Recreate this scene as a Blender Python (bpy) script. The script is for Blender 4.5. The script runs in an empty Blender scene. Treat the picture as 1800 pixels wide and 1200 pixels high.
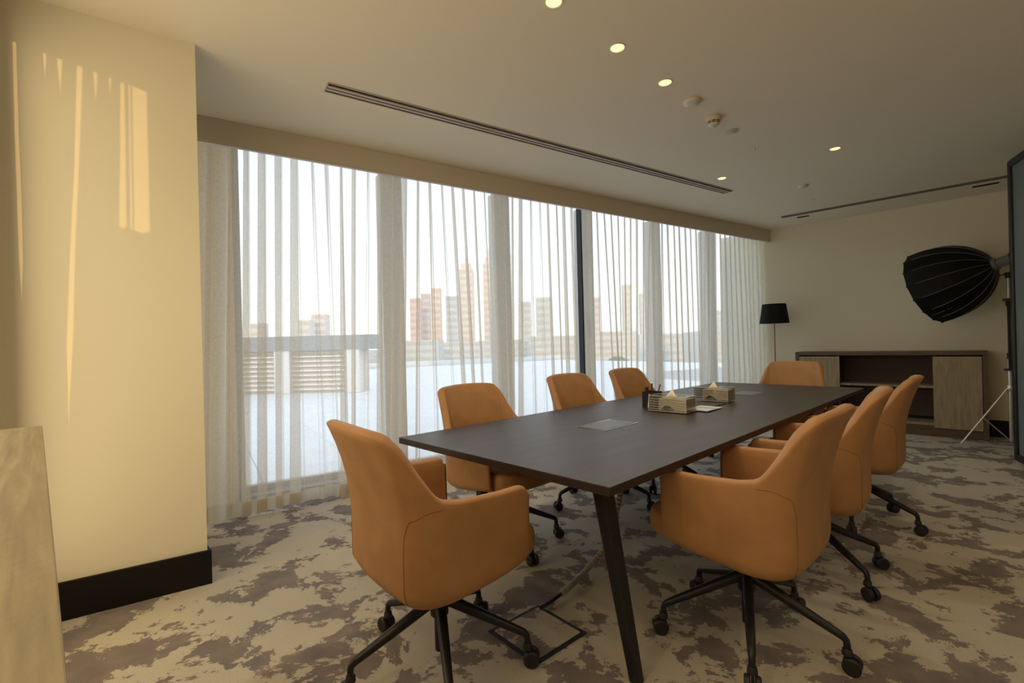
import bpy, math, random
from mathutils import Vector, Matrix
R = math.radians
rnd = random.Random(7)
C = bpy.context.scene.collection
SC = bpy.context.scene

# ------------------------------------------------------------------ camera, world, sun, large lights, exposure
FPX, CX, CY, ROLL, HC = 835.0, 900.0, 605.0, 0.025, 1.2
cd = bpy.data.cameras.new('camera'); cam = bpy.data.objects.new('camera', cd); C.objects.link(cam)
cd.sensor_width = 36.0; cd.sensor_fit = 'HORIZONTAL'; cd.lens = FPX / 1800 * 36.0
cd.shift_y = 5.0 / 1800; cd.clip_start = 0.05; cd.clip_end = 6000
# looks along +Y, rolled so that the horizon climbs to the right
cam.matrix_world = Matrix.Translation((0, 0, HC)) @ Matrix.Rotation(R(90), 4, 'X') @ Matrix.Rotation(-math.atan(ROLL), 4, 'Z')
SC.camera = cam

SC.view_settings.view_transform = 'Standard'; SC.view_settings.look = 'None'
SC.view_settings.gamma = 1.0; SC.view_settings.use_curve_mapping = False
SC.view_settings.exposure = 0.14
SC.cycles.use_denoising = True
SC.cycles.max_bounces = 10; SC.cycles.diffuse_bounces = 6; SC.cycles.transparent_max_bounces = 24
SC.cycles.sample_clamp_indirect = 6.0; SC.cycles.caustics_reflective = False; SC.cycles.caustics_refractive = False

SKY = 1.9
w = bpy.data.worlds.new('hazy_evening_sky'); SC.world = w; w.use_nodes = True
nt = w.node_tree; nt.nodes.clear()
wo = nt.nodes.new('ShaderNodeOutputWorld'); bg = nt.nodes.new('ShaderNodeBackground')
tc = nt.nodes.new('ShaderNodeTexCoord'); sp = nt.nodes.new('ShaderNodeSeparateXYZ'); cr = nt.nodes.new('ShaderNodeValToRGB')
nt.links.new(tc.outputs['Generated'], sp.inputs[0]); nt.links.new(sp.outputs['Z'], cr.inputs[0])
nt.links.new(cr.outputs[0], bg.inputs[0]); nt.links.new(bg.outputs[0], wo.inputs[0])
e = cr.color_ramp.elements
e[0].position = 0.0; e[0].color = (0.98, 0.92, 0.88, 1)
e[1].position = 1.0; e[1].color = (0.60, 0.68, 0.85, 1)
m_ = e.new(0.12); m_.color = (0.93, 0.93, 0.96, 1)
m_ = e.new(0.40); m_.color = (0.74, 0.82, 0.96, 1)
bg.inputs[1].default_value = SKY

SUN_AZ, SUN_TAN = 176.0, 0.10
sl = bpy.data.lights.new('low_sun', 'SUN'); so = bpy.data.objects.new('low_sun', sl); C.objects.link(so)
sl.energy = 1.3; sl.color = (1.0, 0.60, 0.24); sl.angle = R(0.5)
so.rotation_euler = Vector((math.sin(R(SUN_AZ)), math.cos(R(SUN_AZ)), SUN_TAN)).to_track_quat('Z', 'Y').to_euler()
so.location = (3, -8, 6)

def dirv(az): return (math.sin(R(az)), math.cos(R(az)))
def rz(az): return R(90 - az)            # local +X points to azimuth az
def area(name, loc, az, sx, sz, power, color, portal=False, tilt=0):
    l = bpy.data.lights.new(name, 'AREA'); o = bpy.data.objects.new(name, l); C.objects.link(o)
    l.shape = 'RECTANGLE'; l.size = sx; l.size_y = sz; l.energy = power; l.color = color
    d = Vector((*dirv(az), tilt)); o.rotation_euler = (-d).to_track_quat('Z', 'Y').to_euler(); o.location = loc
    if portal: l.cycles.is_portal = True
    return o
# key reference points of the plan (metres, camera above the origin, +Y = view direction)
COLP = (-1.61, 2.47); FA = 57.0; CA = 56.0; LWA = 146.0
fd = dirv(FA); fn = (-fd[1], fd[0])     # facade direction, outward normal
FP0 = (-2.09, 3.19)
def fac(s, off): return (FP0[0] + fd[0]*s + fn[0]*off, FP0[1] + fd[1]*s + fn[1]*off)
cdv = dirv(CA); lw = dirv(LWA)
V1 = (COLP[0] - cdv[0]*.85, COLP[1] - cdv[1]*.85)
def lwall(q, off): return (V1[0] + lw[0]*q + cdv[0]*off, V1[1] + lw[1]*q + cdv[1]*off)
# daylight of the sun-struck window on the left, behind the frame edge
p = lwall(1.66, .16); area('sunlit_window_light', (*p, 1.4), 56, 3.1, 2.4, 34, (1.0, 0.78, 0.46))
# sky portal over the long glazed facade
p = fac(3.7, .62); area('facade_portal', (*p, 1.4), FA + 90, 7.6, 2.9, 1, (1, 1, 1), portal=True)

# ------------------------------------------------------------------ helpers
class MB:
    def __init__(s): s.v = []; s.f = []
    def add(s, vs, fs):
        b = len(s.v); s.v += [tuple(v) for v in vs]; s.f += [tuple(i + b for i in f) for f in fs]; return s
    def box(s, x0, x1, y0, y1, z0, z1):
        return s.add([(x0,y0,z0),(x1,y0,z0),(x1,y1,z0),(x0,y1,z0),(x0,y0,z1),(x1,y0,z1),(x1,y1,z1),(x0,y1,z1)],
                     [(3,2,1,0),(4,5,6,7),(0,1,5,4),(1,2,6,5),(2,3,7,6),(3,0,4,7)])
    def tube(s, pts, rad, n=10, caps=True, sq=1.0):
        pts = [Vector(p) for p in pts]; rads = rad if isinstance(rad, (list, tuple)) else [rad]*len(pts)
        rings = []; up = None
        for i, p in enumerate(pts):
            a = pts[max(i-1, 0)]; b = pts[min(i+1, len(pts)-1)]; t = (b - a).normalized()
            if up is None:
                up = Vector((0,0,1)) if abs(t.z) < .9 else Vector((1,0,0))
            sd = t.cross(up).normalized(); u2 = sd.cross(t).normalized(); up = u2
            rings.append([p + sd*math.cos(2*math.pi*k/n)*rads[i] + u2*math.sin(2*math.pi*k/n)*rads[i]*sq for k in range(n)])
        vs = [v for r_ in rings for v in r_]; fs = []
        for i in range(len(pts)-1):
            for k in range(n):
                fs.append((i*n+k, i*n+(k+1)%n, (i+1)*n+(k+1)%n, (i+1)*n+k))
        if caps:
            fs.append(tuple(range(n-1, -1, -1))); fs.append(tuple((len(pts)-1)*n + k for k in range(n)))
        return s.add(vs, fs)
    def lathe(s, prof, n=24, cx=0, cy=0):
        vs = []; fs = []
        for r_, z in prof:
            for k in range(n): vs.append((cx + r_*math.cos(2*math.pi*k/n), cy + r_*math.sin(2*math.pi*k/n), z))
        for i in range(len(prof)-1):
            for k in range(n): fs.append((i*n+k, i*n+(k+1)%n, (i+1)*n+(k+1)%n, (i+1)*n+k))
        fs.append(tuple(range(n-1, -1, -1))); fs.append(tuple((len(prof)-1)*n+k for k in range(n)))
        return s.add(vs, fs)
    def quad(s, a, b, c, d): return s.add([a, b, c, d], [(0,1,2,3)])
    def prism(s, poly, z0, z1):
        n = len(poly)
        return s.add([(x,y,z0) for x,y in poly] + [(x,y,z1) for x,y in poly],
            [tuple(range(n-1,-1,-1)), tuple(range(n,2*n))] + [(i,(i+1)%n,n+(i+1)%n,n+i) for i in range(n)])
    def xf(s, M):
        s.v = [tuple(M @ Vector(v)) for v in s.v]; return s
    def build(s, name, mat, parent=None, smooth=False, bevel=0, fix=True, segs=2):
        me = bpy.data.meshes.new(name); me.from_pydata(s.v, [], s.f)
        if fix:
            import bmesh
            bm = bmesh.new(); bm.from_mesh(me); bmesh.ops.recalc_face_normals(bm, faces=bm.faces)
            if bevel:
                bmesh.ops.bevel(bm, geom=[e_ for e_ in bm.edges if e_.calc_face_angle(0) > .5], offset=bevel, segments=segs, affect='EDGES', profile=.5)
            bm.to_mesh(me); bm.free()
        me.materials.append(mat)
        if smooth:
            me.polygons.foreach_set('use_smooth', [True]*len(me.polygons))
            if smooth != 'all': me.set_sharp_from_angle(angle=R(40))
        o = bpy.data.objects.new(name, me); C.objects.link(o)
        if parent is not None: o.parent = parent
        return o
def tag(o, label, cat, group=None, kind=None):
    o['label'] = label; o['category'] = cat
    if group: o['group'] = group
    if kind: o['kind'] = kind
    return o
def thing(name, loc=(0,0,0), az=None, label=None, cat=None, group=None):
    o = bpy.data.objects.new(name, None); C.objects.link(o); o.location = loc; o.empty_display_size = .1
    if az is not None: o.rotation_euler = (0, 0, rz(az))
    if label: tag(o, label, cat, group)
    return o
def struct(o, label=None):
    o['kind'] = 'structure'
    if label: o['label'] = label
    return o
def place(o, loc, az): o.location = loc; o.rotation_euler = (0,0,rz(az)); return o

# ------------------------------------------------------------------ materials
def mat(name, col, rough=.6, metal=0, spec=.5, bump=None, var=None, coat=0, sheen=0):
    """bump=(scale, strength, dist); var=(scale, amount[, stretch])"""
    m = bpy.data.materials.new(name); m.use_nodes = True; t = m.node_tree; b = t.nodes['Principled BSDF']
    b.inputs['Base Color'].default_value = (*col, 1); b.inputs['Roughness'].default_value = rough
    b.inputs['Metallic'].default_value = metal; b.inputs['Specular IOR Level'].default_value = spec
    if coat: b.inputs['Coat Weight'].default_value = coat
    if sheen: b.inputs['Sheen Weight'].default_value = sheen
    co = t.nodes.new('ShaderNodeTexCoord')
    if bump:
        n = t.nodes.new('ShaderNodeTexNoise'); n.inputs['Scale'].default_value = bump[0]; n.inputs['Detail'].default_value = 4
        bp = t.nodes.new('ShaderNodeBump'); bp.inputs['Strength'].default_value = bump[1]; bp.inputs['Distance'].default_value = bump[2]
        t.links.new(co.outputs['Object'], n.inputs['Vector']); t.links.new(n.outputs[0], bp.inputs['Height']); t.links.new(bp.outputs[0], b.inputs['Normal'])
    if var:
        mp = t.nodes.new('ShaderNodeMapping'); mp.inputs['Scale'].default_value = var[2] if len(var) > 2 else (1,1,1)
        n = t.nodes.new('ShaderNodeTexNoise'); n.inputs['Scale'].default_value = var[0]; n.inputs['Detail'].default_value = 5; n.inputs['Distortion'].default_value = .4
        rp = t.nodes.new('ShaderNodeValToRGB'); a = var[1]
        rp.color_ramp.elements[0].position = .3; rp.color_ramp.elements[1].position = .7
        rp.color_ramp.elements[0].color = (*[c*(1-a) for c in col], 1); rp.color_ramp.elements[1].color = (*[min(1, c*(1+a)) for c in col], 1)
        t.links.new(co.outputs['Object'], mp.inputs[0]); t.links.new(mp.outputs[0], n.inputs['Vector']); t.links.new(n.outputs[0], rp.inputs[0]); t.links.new(rp.outputs[0], b.inputs['Base Color'])
    return m
def glassy(name, tint=(.97,.99,.98), refl=.06, rough=0.0):
    m = bpy.data.materials.new(name); m.use_nodes = True; t = m.node_tree; t.nodes.clear()
    o = t.nodes.new('ShaderNodeOutputMaterial'); mx = t.nodes.new('ShaderNodeMixShader'); a = t.nodes.new('ShaderNodeBsdfTransparent'); g = t.nodes.new('ShaderNodeBsdfGlossy')
    a.inputs[0].default_value = (*tint, 1); g.inputs['Roughness'].default_value = rough; mx.inputs[0].default_value = refl
    t.links.new(a.outputs[0], mx.inputs[1]); t.links.new(g.outputs[0], mx.inputs[2]); t.links.new(mx.outputs[0], o.inputs[0]); return m
def emis(name, col, st):
    m = bpy.data.materials.new(name); m.use_nodes = True; b = m.node_tree.nodes['Principled BSDF']
    b.inputs['Base Color'].default_value = (*col, 1); b.inputs['Emission Color'].default_value = (*col, 1); b.inputs['Emission Strength'].default_value = st; return m

M = {}
M['wall'] = mat('cream_wall_paint', (.73,.685,.54), .75, bump=(420,.10,.002))
M['ceil'] = mat('ceiling_paint', (.78,.725,.60), .85, bump=(300,.06,.002))
M['pelmet'] = mat('pelmet_paint', (.62,.55,.44), .7)
M['frame'] = mat('window_frame_paint', (.50,.46,.40), .5)
M['dark_frame'] = mat('dark_door_frame', (.02,.02,.022), .6, spec=.2)
M['black'] = mat('black_lacquer', (.006,.005,.005), .55, spec=.25)
M['leather'] = mat('tan_leather', (.40,.205,.086), .50, spec=.32, bump=(900,.12,.0008), var=(9,.10))
M['seam'] = mat('leather_seam', (.30,.135,.05), .6, spec=.2)
M['metal_black'] = mat('black_powder_coat', (.012,.012,.013), .38, spec=.4)
M['plastic_black'] = mat('black_nylon', (.014,.013,.014), .5)
M['chrome'] = mat('chrome', (.62,.61,.58), .18, metal=1)
M['steel'] = mat('satin_steel', (.60,.58,.54), .35, metal=1)
M['brush'] = mat('brushed_aluminium', (.17,.165,.155), .42, metal=.7, var=(30,.1,(1,12,1)))
M['tabletop'] = mat('dark_stained_tabletop', (.040,.031,.028), .44, spec=.5, bump=(140,.12,.001), var=(2.2,.30,(1,9,1)))
M['table_edge'] = mat('table_edge', (.022,.012,.012), .5)
M['walnut'] = mat('dark_walnut_veneer', (.10,.062,.042), .5, var=(6,.25,(1,1,9)))
M['oak'] = mat('olive_oak_veneer', (.30,.245,.155), .55, var=(7,.22,(5,5,.6)))
M['oak_top'] = mat('pale_oak_veneer', (.26,.215,.13), .6, spec=.25, bump=(60,.25,.003), var=(4,.26,(.9,16,1)))
M['inside'] = mat('cabinet_inside', (.07,.045,.032), .7)
M['white_plastic'] = mat('white_plastic', (.62,.59,.53), .4)
M['slot_black'] = mat('slot_black', (.012,.009,.009), .8)
M['slot_grey'] = mat('slot_grey', (.15,.145,.12), .6)
M['slat'] = mat('diffuser_slat', (.60,.54,.50), .5)
M['shade'] = mat('black_fabric_shade', (.010,.011,.012), .85, spec=.2)
M['copper'] = mat('copper_pole', (.26,.13,.09), .4, metal=.8)
M['softbox'] = mat('black_softbox_cloth', (.004,.004,.0045), .6, spec=.2)
M['rib'] = mat('softbox_rib_seam', (.20,.21,.215), .5)
M['grey_body'] = mat('grey_lamp_body', (.16,.16,.155), .5)
M['white_cloth'] = mat('white_diffuser_cloth', (.8,.8,.8), .8)
M['frost'] = mat('frosted_panel', (.135,.165,.165), .35, spec=.4)
M['acrylic'] = glassy('clear_acrylic', (.88,.88,.88), .16, .05)
M['stud'] = mat('frosted_acrylic_stud', (.62,.60,.56), .2)
M['glass'] = glassy('window_glass', (.95,.98,.97), .05)
M['tissue'] = mat('tissue_paper', (.97,.84,.64), .9, var=(60,.14,(1,1,5)))
M['tissue_top'] = mat('tissue_sheet', (.97,.86,.70), .9)
M['mat_brown'] = mat('brown_leather_mat', (.05,.026,.022), .55)
M['paper'] = mat('paper', (.75,.76,.74), .6)
M['paper_blue'] = mat('leaflet_print', (.35,.45,.50), .5)
M['spine'] = mat('cable_spine_plastic', (.30,.26,.22), .45)
M['terrace'] = mat('pale_terrace_paving', (.93,.92,.91), .7, var=(1.5,.05))
M['joint'] = mat('paving_bed', (.55,.54,.52), .9)
M['render'] = mat('pale_render', (.74,.74,.74), .8)
M['beam'] = mat('grey_beam', (.25,.27,.29), .7)
M['louvre'] = mat('louvre_white', (.85,.82,.79), .7)
M['louvre_back'] = mat('louvre_shadow_board', (.55,.54,.52), .8)
M['bulb'] = emis('warm_downlight', (1.0,.80,.30), 1.6)
M['cable_dark'] = mat('dark_cable', (.012,.010,.010), .5)

def carpet():
    m = bpy.data.materials.new('camouflage_carpet'); m.use_nodes = True; t = m.node_tree; b = t.nodes['Principled BSDF']
    N = t.nodes.new; L = t.links.new
    co = N('ShaderNodeTexCoord')
    a = N('ShaderNodeTexNoise'); a.inputs['Scale'].default_value = 3.4; a.inputs['Detail'].default_value = 8; a.inputs['Roughness'].default_value = .70; a.inputs['Distortion'].default_value = .25
    L(co.outputs['Object'], a.inputs['Vector'])
    r1 = N('ShaderNodeValToRGB'); r1.color_ramp.elements[0].position = .510; r1.color_ramp.elements[1].position = .524
    L(a.outputs[0], r1.inputs[0])
    f = N('ShaderNodeTexNoise'); f.inputs['Scale'].default_value = 260; f.inputs['Detail'].default_value = 2; L(co.outputs['Object'], f.inputs['Vector'])
    g = N('ShaderNodeTexNoise'); g.inputs['Scale'].default_value = 1.1; g.inputs['Detail'].default_value = 3; L(co.outputs['Object'], g.inputs['Vector'])
    h = N('ShaderNodeTexNoise'); h.inputs['Scale'].default_value = 9; h.inputs['Detail'].default_value = 5; L(co.outputs['Object'], h.inputs['Vector'])
    def mixc(fac, c1, c2, typ='MIX'):
        x = N('ShaderNodeMix'); x.data_type = 'RGBA'; x.blend_type = typ
        if hasattr(fac, 'links'): L(fac, x.inputs[0])
        else: x.inputs[0].default_value = fac
        for i, c in ((6, c1), (7, c2)):
            if hasattr(c, 'links'): L(c, x.inputs[i])
            else: x.inputs[i].default_value = (*c, 1)
        return x.outputs[2]
    rg = N('ShaderNodeValToRGB'); rg.color_ramp.elements[0].position = .42; rg.color_ramp.elements[1].position = .58; L(g.outputs[0], rg.inputs[0])
    rh = N('ShaderNodeValToRGB'); rh.color_ramp.elements[0].position = .35; rh.color_ramp.elements[1].position = .65; L(h.outputs[0], rh.inputs[0])
    light = mixc(rg.outputs[0], (.62,.56,.445), (.54,.505,.435))
    dark = mixc(rg.outputs[0], (.235,.195,.18), (.20,.19,.20))
    dark = mixc(rh.outputs[0], dark, (.30,.25,.225))
    base = mixc(r1.outputs[0], light, dark)
    rf = N('ShaderNodeValToRGB'); rf.color_ramp.elements[0].position = .3; rf.color_ramp.elements[0].color = (.72,.72,.72,1); rf.color_ramp.elements[1].position = .7; L(f.outputs[0], rf.inputs[0])
    L(mixc(1.0, base, rf.outputs[0], 'MULTIPLY'), b.inputs['Base Color'])
    bp = N('ShaderNodeBump'); bp.inputs['Strength'].default_value = .5; bp.inputs['Distance'].default_value = .003; L(f.outputs[0], bp.inputs['Height']); L(bp.outputs[0], b.inputs['Normal'])
    b.inputs['Roughness'].default_value = .95; b.inputs['Specular IOR Level'].default_value = .1
    return m
M['carpet'] = carpet()

def sheer(name, col, tface, tgraze):
    m = bpy.data.materials.new(name); m.use_nodes = True; t = m.node_tree; t.nodes.clear(); N = t.nodes.new; L = t.links.new
    o = N('ShaderNodeOutputMaterial'); tr = N('ShaderNodeBsdfTransparent'); tl = N('ShaderNodeBsdfTranslucent'); df = N('ShaderNodeBsdfDiffuse')
    tl.inputs[0].default_value = (*col, 1); df.inputs[0].default_value = (*col, 1)
    m1 = N('ShaderNodeMixShader'); m1.inputs[0].default_value = .50; L(tl.outputs[0], m1.inputs[1]); L(df.outputs[0], m1.inputs[2])
    lwt = N('ShaderNodeLayerWeight'); lwt.inputs['Blend'].default_value = .5
    mr = N('ShaderNodeMapRange'); mr.inputs['From Min'].default_value = 0.25; mr.inputs['From Max'].default_value = .92
    mr.inputs['To Min'].default_value = 1 - tface; mr.inputs['To Max'].default_value = 1 - tgraze; L(lwt.outputs['Facing'], mr.inputs['Value'])
    # fine crinkle of the weave: slightly denser and thinner threads
    co = N('ShaderNodeTexCoord'); nz = N('ShaderNodeTexNoise'); nz.inputs['Scale'].default_value = 60; nz.inputs['Detail'].default_value = 3; L(co.outputs['Object'], nz.inputs['Vector'])
    ad = N('ShaderNodeMath'); ad.operation = 'MULTIPLY_ADD'; ad.inputs[1].default_value = .16; L(nz.outputs[0], ad.inputs[0])
    sb = N('ShaderNodeMath'); sb.operation = 'SUBTRACT'; sb.inputs[1].default_value = .08; L(mr.outputs[0], sb.inputs[0]); L(sb.outputs[0], ad.inputs[2])
    mx = N('ShaderNodeMixShader'); L(ad.outputs[0], mx.inputs[0]); L(tr.outputs[0], mx.inputs[1]); L(m1.outputs[0], mx.inputs[2]); L(mx.outputs[0], o.inputs[0])
    return m
M['sheer'] = sheer('sheer_curtain_cloth', (.86,.82,.74), .56, .10)
M['hem'] = sheer('sheer_curtain_hem', (.74,.67,.53), .12, .02)
M['drape'] = mat('dense_drape_cloth', (.55,.48,.36), .9)

# ------------------------------------------------------------------ room shell
H = 2.8
WD = dirv(134.2)                                    # direction of the far wall
FW0 = (3.878, 7.072)
def fw(s, off=0): return (FW0[0] + WD[0]*s - WD[1]*off*-1*-1, FW0[1] + WD[1]*s + WD[0]*off*-1*-1)
FN = (math.sin(R(44.2)), math.cos(R(44.2)))          # outward normal of the far wall
def fw(s, off=0): return (FW0[0] + WD[0]*s + FN[0]*off, FW0[1] + WD[1]*s + FN[1]*off)
LWE = lwall(4.2, 0)
RWF = fw(5.5); RWB = (RWF[0] - FN[0]*8.6, RWF[1] - FN[1]*8.6)
poly = [lwall(-.3, -.2), lwall(4.3, -.2), (RWB[0], RWB[1]-.3), (RWF[0]+.3, RWF[1]), fw(-1.1, .2), fac(-1.2, .62)]
cpoly = poly[:-2] + [fw(.1, .2), fac(7.75, .44), fac(-1.2, .44)]
struct(MB().prism(poly, -.12, 0).build('floor', M['carpet']), 'wall-to-wall carpet in cream with grey camouflage blotches')
struct(MB().prism(cpoly, H, H+.2).build('ceiling', M['ceil']), 'plain beige painted ceiling')
def wallbox(name, a, b, th, z0, z1, m=None):
    """a->b inner line; th to the right-hand side when negative"""
    dx, dy = b[0]-a[0], b[1]-a[1]; l = math.hypot(dx, dy); nx, ny = -dy/l*th, dx/l*th
    return struct(MB().prism([a, b, (b[0]+nx, b[1]+ny), (a[0]+nx, a[1]+ny)], z0, z1).build(name, m or M['wall']))
o = wallbox('wall_far', fw(-.72), fw(5.5), .2, 0, H); o['label'] = 'cream far wall behind the low cabinet'
wallbox('wall_right', RWF, RWB, .2, 0, H)
wallbox('wall_back', RWB, LWE, .2, 0, H)
# the pier on the left: front face at azimuth 56
colp = [COLP, lwall(0, 0), (lwall(0,0)[0]-.25, lwall(0,0)[1]+.4), (COLP[0]-.58, COLP[1]+.60)]
struct(MB().prism(colp, 0, H).build('wall_pier', M['wall']), 'cream wall pier on the left streaked with low sunlight')
# black skirting of the pier, returning round the corner
sk = MB(); o_ = .018; nrm = (math.sin(R(CA+90)), math.cos(R(CA+90)))
a = (COLP[0]+nrm[0]*o_+cdv[0]*o_, COLP[1]+nrm[1]*o_+cdv[1]*o_); b_ = (lwall(0,0)[0]+nrm[0]*o_, lwall(0,0)[1]+nrm[1]*o_)
sk.prism([a, b_, lwall(0,0), COLP, (COLP[0]-.56, COLP[1]+.58), (a[0]-.56+.004, a[1]+.58)], 0, .172)
struct(sk.build('baseboard_left', M['black'], fix=True), 'tall black skirting along the left pier')
struct(MB().prism([fw(0.2,-.018), fw(5.4,-.018), fw(5.4), fw(0.2)], 0, .19).build('baseboard_far', M['black']), 'tall black skirting along the far wall')
# pelmet box hiding the curtain track
pl = MB().prism([fac(-.7,0), fac(7.19,0), fac(7.19,.028), fac(-.7,.028)], 2.635, H)
pl_ = struct(pl.build('trim_1', M['pelmet'], bevel=.002), 'beige pelmet board above the curtains')
MB().prism([fac(-.7,.004), fac(7.18,.004), fac(7.18,.034), fac(-.7,.034)], 2.624, 2.635).build('lower_lip', M['slat'], pl_)

# facade: wall left of the glass, head, curb, mullions, panes
OFF = .40
struct(MB().prism([fac(-1.1,OFF-.04), fac(.22,OFF-.04), fac(.22,OFF+.16), fac(-1.1,OFF+.16)], 0, H).build('wall_window', M['wall']), 'dim wall return behind the curtain end')
struct(MB().prism([fac(.22,OFF-.02), fac(7.75,OFF-.02), fac(7.75,OFF+.04), fac(.22,OFF+.04)], 2.785, H).build('trim_2', M['frame']))
struct(MB().prism([fac(.22,OFF-.10), fac(7.75,OFF-.10), fac(7.75,OFF+.16), fac(.22,OFF+.16)], 0, .095).build('trim_3', mat('curb_paint', (.22,.185,.145), .7)), 'low brown curb under the glazing')
mull = [(.22,.27),(1.38,1.58),(2.58,2.76),(3.76,3.94),(4.97,5.15),(6.15,6.35),(7.55,7.75)]
for i in range(6):
    a0 = mull[i][1]; a1 = mull[i+1][0]
    wo_ = thing(f'window_{i+1}'); struct(wo_, None)
    f_ = MB()
    f_.prism([fac(mull[i][0],OFF), fac(a0,OFF), fac(a0,OFF+.14), fac(mull[i][0],OFF+.14)], .095, 2.78)
    f_.build('mullion', M['frame'], wo_, bevel=.004)
    q = MB().prism([fac(a0,OFF+.04), fac(a1,OFF+.04), fac(a1,OFF+.10), fac(a0,OFF+.10)], .095, .14).build('bottom_rail', M['frame'], wo_)
    MB().prism([fac(a0,OFF+.06), fac(a1,OFF+.06), fac(a1,OFF+.068), fac(a0,OFF+.068)], .14, 2.78).build('glass_pane', M['glass'], wo_)
    if i == 3:
        MB().prism([fac(3.735,OFF-.02), fac(3.768,OFF-.02), fac(3.768,OFF+.06), fac(3.735,OFF+.06)], .095, 2.78).build('door_stile', M['dark_frame'], wo_, bevel=.003)
        hd = MB().prism([fac(3.85,OFF-.022), fac(3.882,OFF-.022), fac(3.882,OFF-.001), fac(3.85,OFF-.001)], 1.26, 1.50).build('flush_handle', M['plastic_black'], wo_, bevel=.004)
MB().prism([fac(7.55,OFF), fac(7.75,OFF), fac(7.75,OFF+.14), fac(7.55,OFF+.14)], .095, 2.78).build('trim_4', M['frame'])['kind'] = 'structure'

# left window wall (outside the frame): head, sill, panes and dense drapes whose gaps let the sun streaks in
HEAD = 2.65
struct(MB().prism([lwall(-.02,-.12), lwall(4.2,-.12), lwall(4.2,0), lwall(-.02,0)], HEAD, H).build('wall_left', M['wall']), 'wall above the left window')
struct(MB().prism([lwall(-.02,-.12), lwall(4.2,-.12), lwall(4.2,0), lwall(-.02,0)], 0, .10).build('trim_5', M['wall']))
w7 = thing('window_7'); struct(w7)
for k, q in enumerate((0, 1.37, 2.74, 4.14)):
    MB().prism([lwall(q,-.09), lwall(q+.012 if q < 1 else q+.06,-.09), lwall(q+.012 if q < 1 else q+.06,-.05), lwall(q,-.05)], .1, HEAD).build('mullion', M['frame'], w7)
for q in (0.02, 1.43, 2.80):
    MB().prism([lwall(q,-.075), lwall(q+1.33,-.075), lwall(q+1.33,-.069), lwall(q,-.069)], .1, HEAD).build('glass_pane', M['glass'], w7)
# slits given by their sun streak on the pier: (centre s, half width) at heights on the pier
slits = [
 [(2.70,-.667,.006),(2.2,-.667,.006),(1.9,-.664,.007),(1.62,-.663,.006),(1.45,-.664,0)],
 [(2.70,-.571,.008),(2.60,-.571,.008),(2.46,-.571,0)],
 [(2.70,-.521,.010),(2.58,-.521,.010),(2.40,-.521,0)],
 [(2.70,-.446,.011),(2.1,-.470,.008),(1.7,-.492,.008),(1.3,-.508,.011),(1.0,-.524,.009),(.885,-.528,.008),(.880,-.528,0)],
 [(2.70,-.397,.009),(2.56,-.397,.009),(2.40,-.398,0)],
 [(2.70,-.344,.008),(2.55,-.344,.008),(2.45,-.344,0)],
 [(2.70,-.296,.006),(2.2,-.302,.010),(1.815,-.310,.014),(1.81,-.310,0)],
 [(2.70,-.270,.003),(1.81,-.277,.004),(1.805,-.277,0)],
 [(2.70,-.232,.027),(1.80,-.236,.030),(1.795,-.236,0)],
]
def slit_at(sl_, z):
    if z >= sl_[0][0]: return sl_[0][1], sl_[0][2]
    for (z0,c0,h0),(z1,c1,h1) in zip(sl_, sl_[1:]):
        if z1 <= z <= z0:
            k = (z - z1)/(z0 - z1) if z0 > z1 else 0
            return c1+(c0-c1)*k, h1+(h0-h1)*k
    return sl_[-1][1], 0
zs = sorted(set([0.02,.4,.87,.881,.886,1.0,1.3,1.45,1.62,1.7,1.79,1.797,1.803,1.812,1.818,1.9,2.1,2.2,2.4,2.45,2.46,2.49,2.52,2.55,2.58,2.6,2.7,2.78]))
SH = (LWA - CA) and 1/math.sin(R(SUN_AZ-LWA))   # metres of sun path per metre along the pier
def proj_wall(s, zc):
    D = s + .85 - .05 ; t = D*SH; return D*SH*math.cos(R(SUN_AZ-LWA)), zc + t*SUN_TAN
dr = MB()
edges = []
for zc in zs:
    row = [-.02]
    for sl_ in slits:
        c, h = slit_at(sl_, zc)
        row += [proj_wall(c-h, zc)[0], proj_wall(c+h, zc)[0]]
    row.append(4.2)
    edges.append((zc, row))
for j in range(len(edges)-1):
    (z0, r0), (z1, r1) = edges[j], edges[j+1]
    for k in range(0, len(r0), 2):
        def P3(q, zc):
            s_ = max(q, 0)/(SH*math.cos(R(SUN_AZ-LWA))); z = min(zc + s_*SH*SUN_TAN, 2.79) if zc > .03 else .02
            return (*lwall(q, .05), z)
        dr.quad(P3(r0[k],z0), P3(r0[k+1],z0), P3(r1[k+1],z1), P3(r1[k],z1))
drape = dr.build('drape', M['drape'], fix=False)
tag(drape, 'dense drape with narrow gaps over the window left of the pier', 'curtain')

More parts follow.
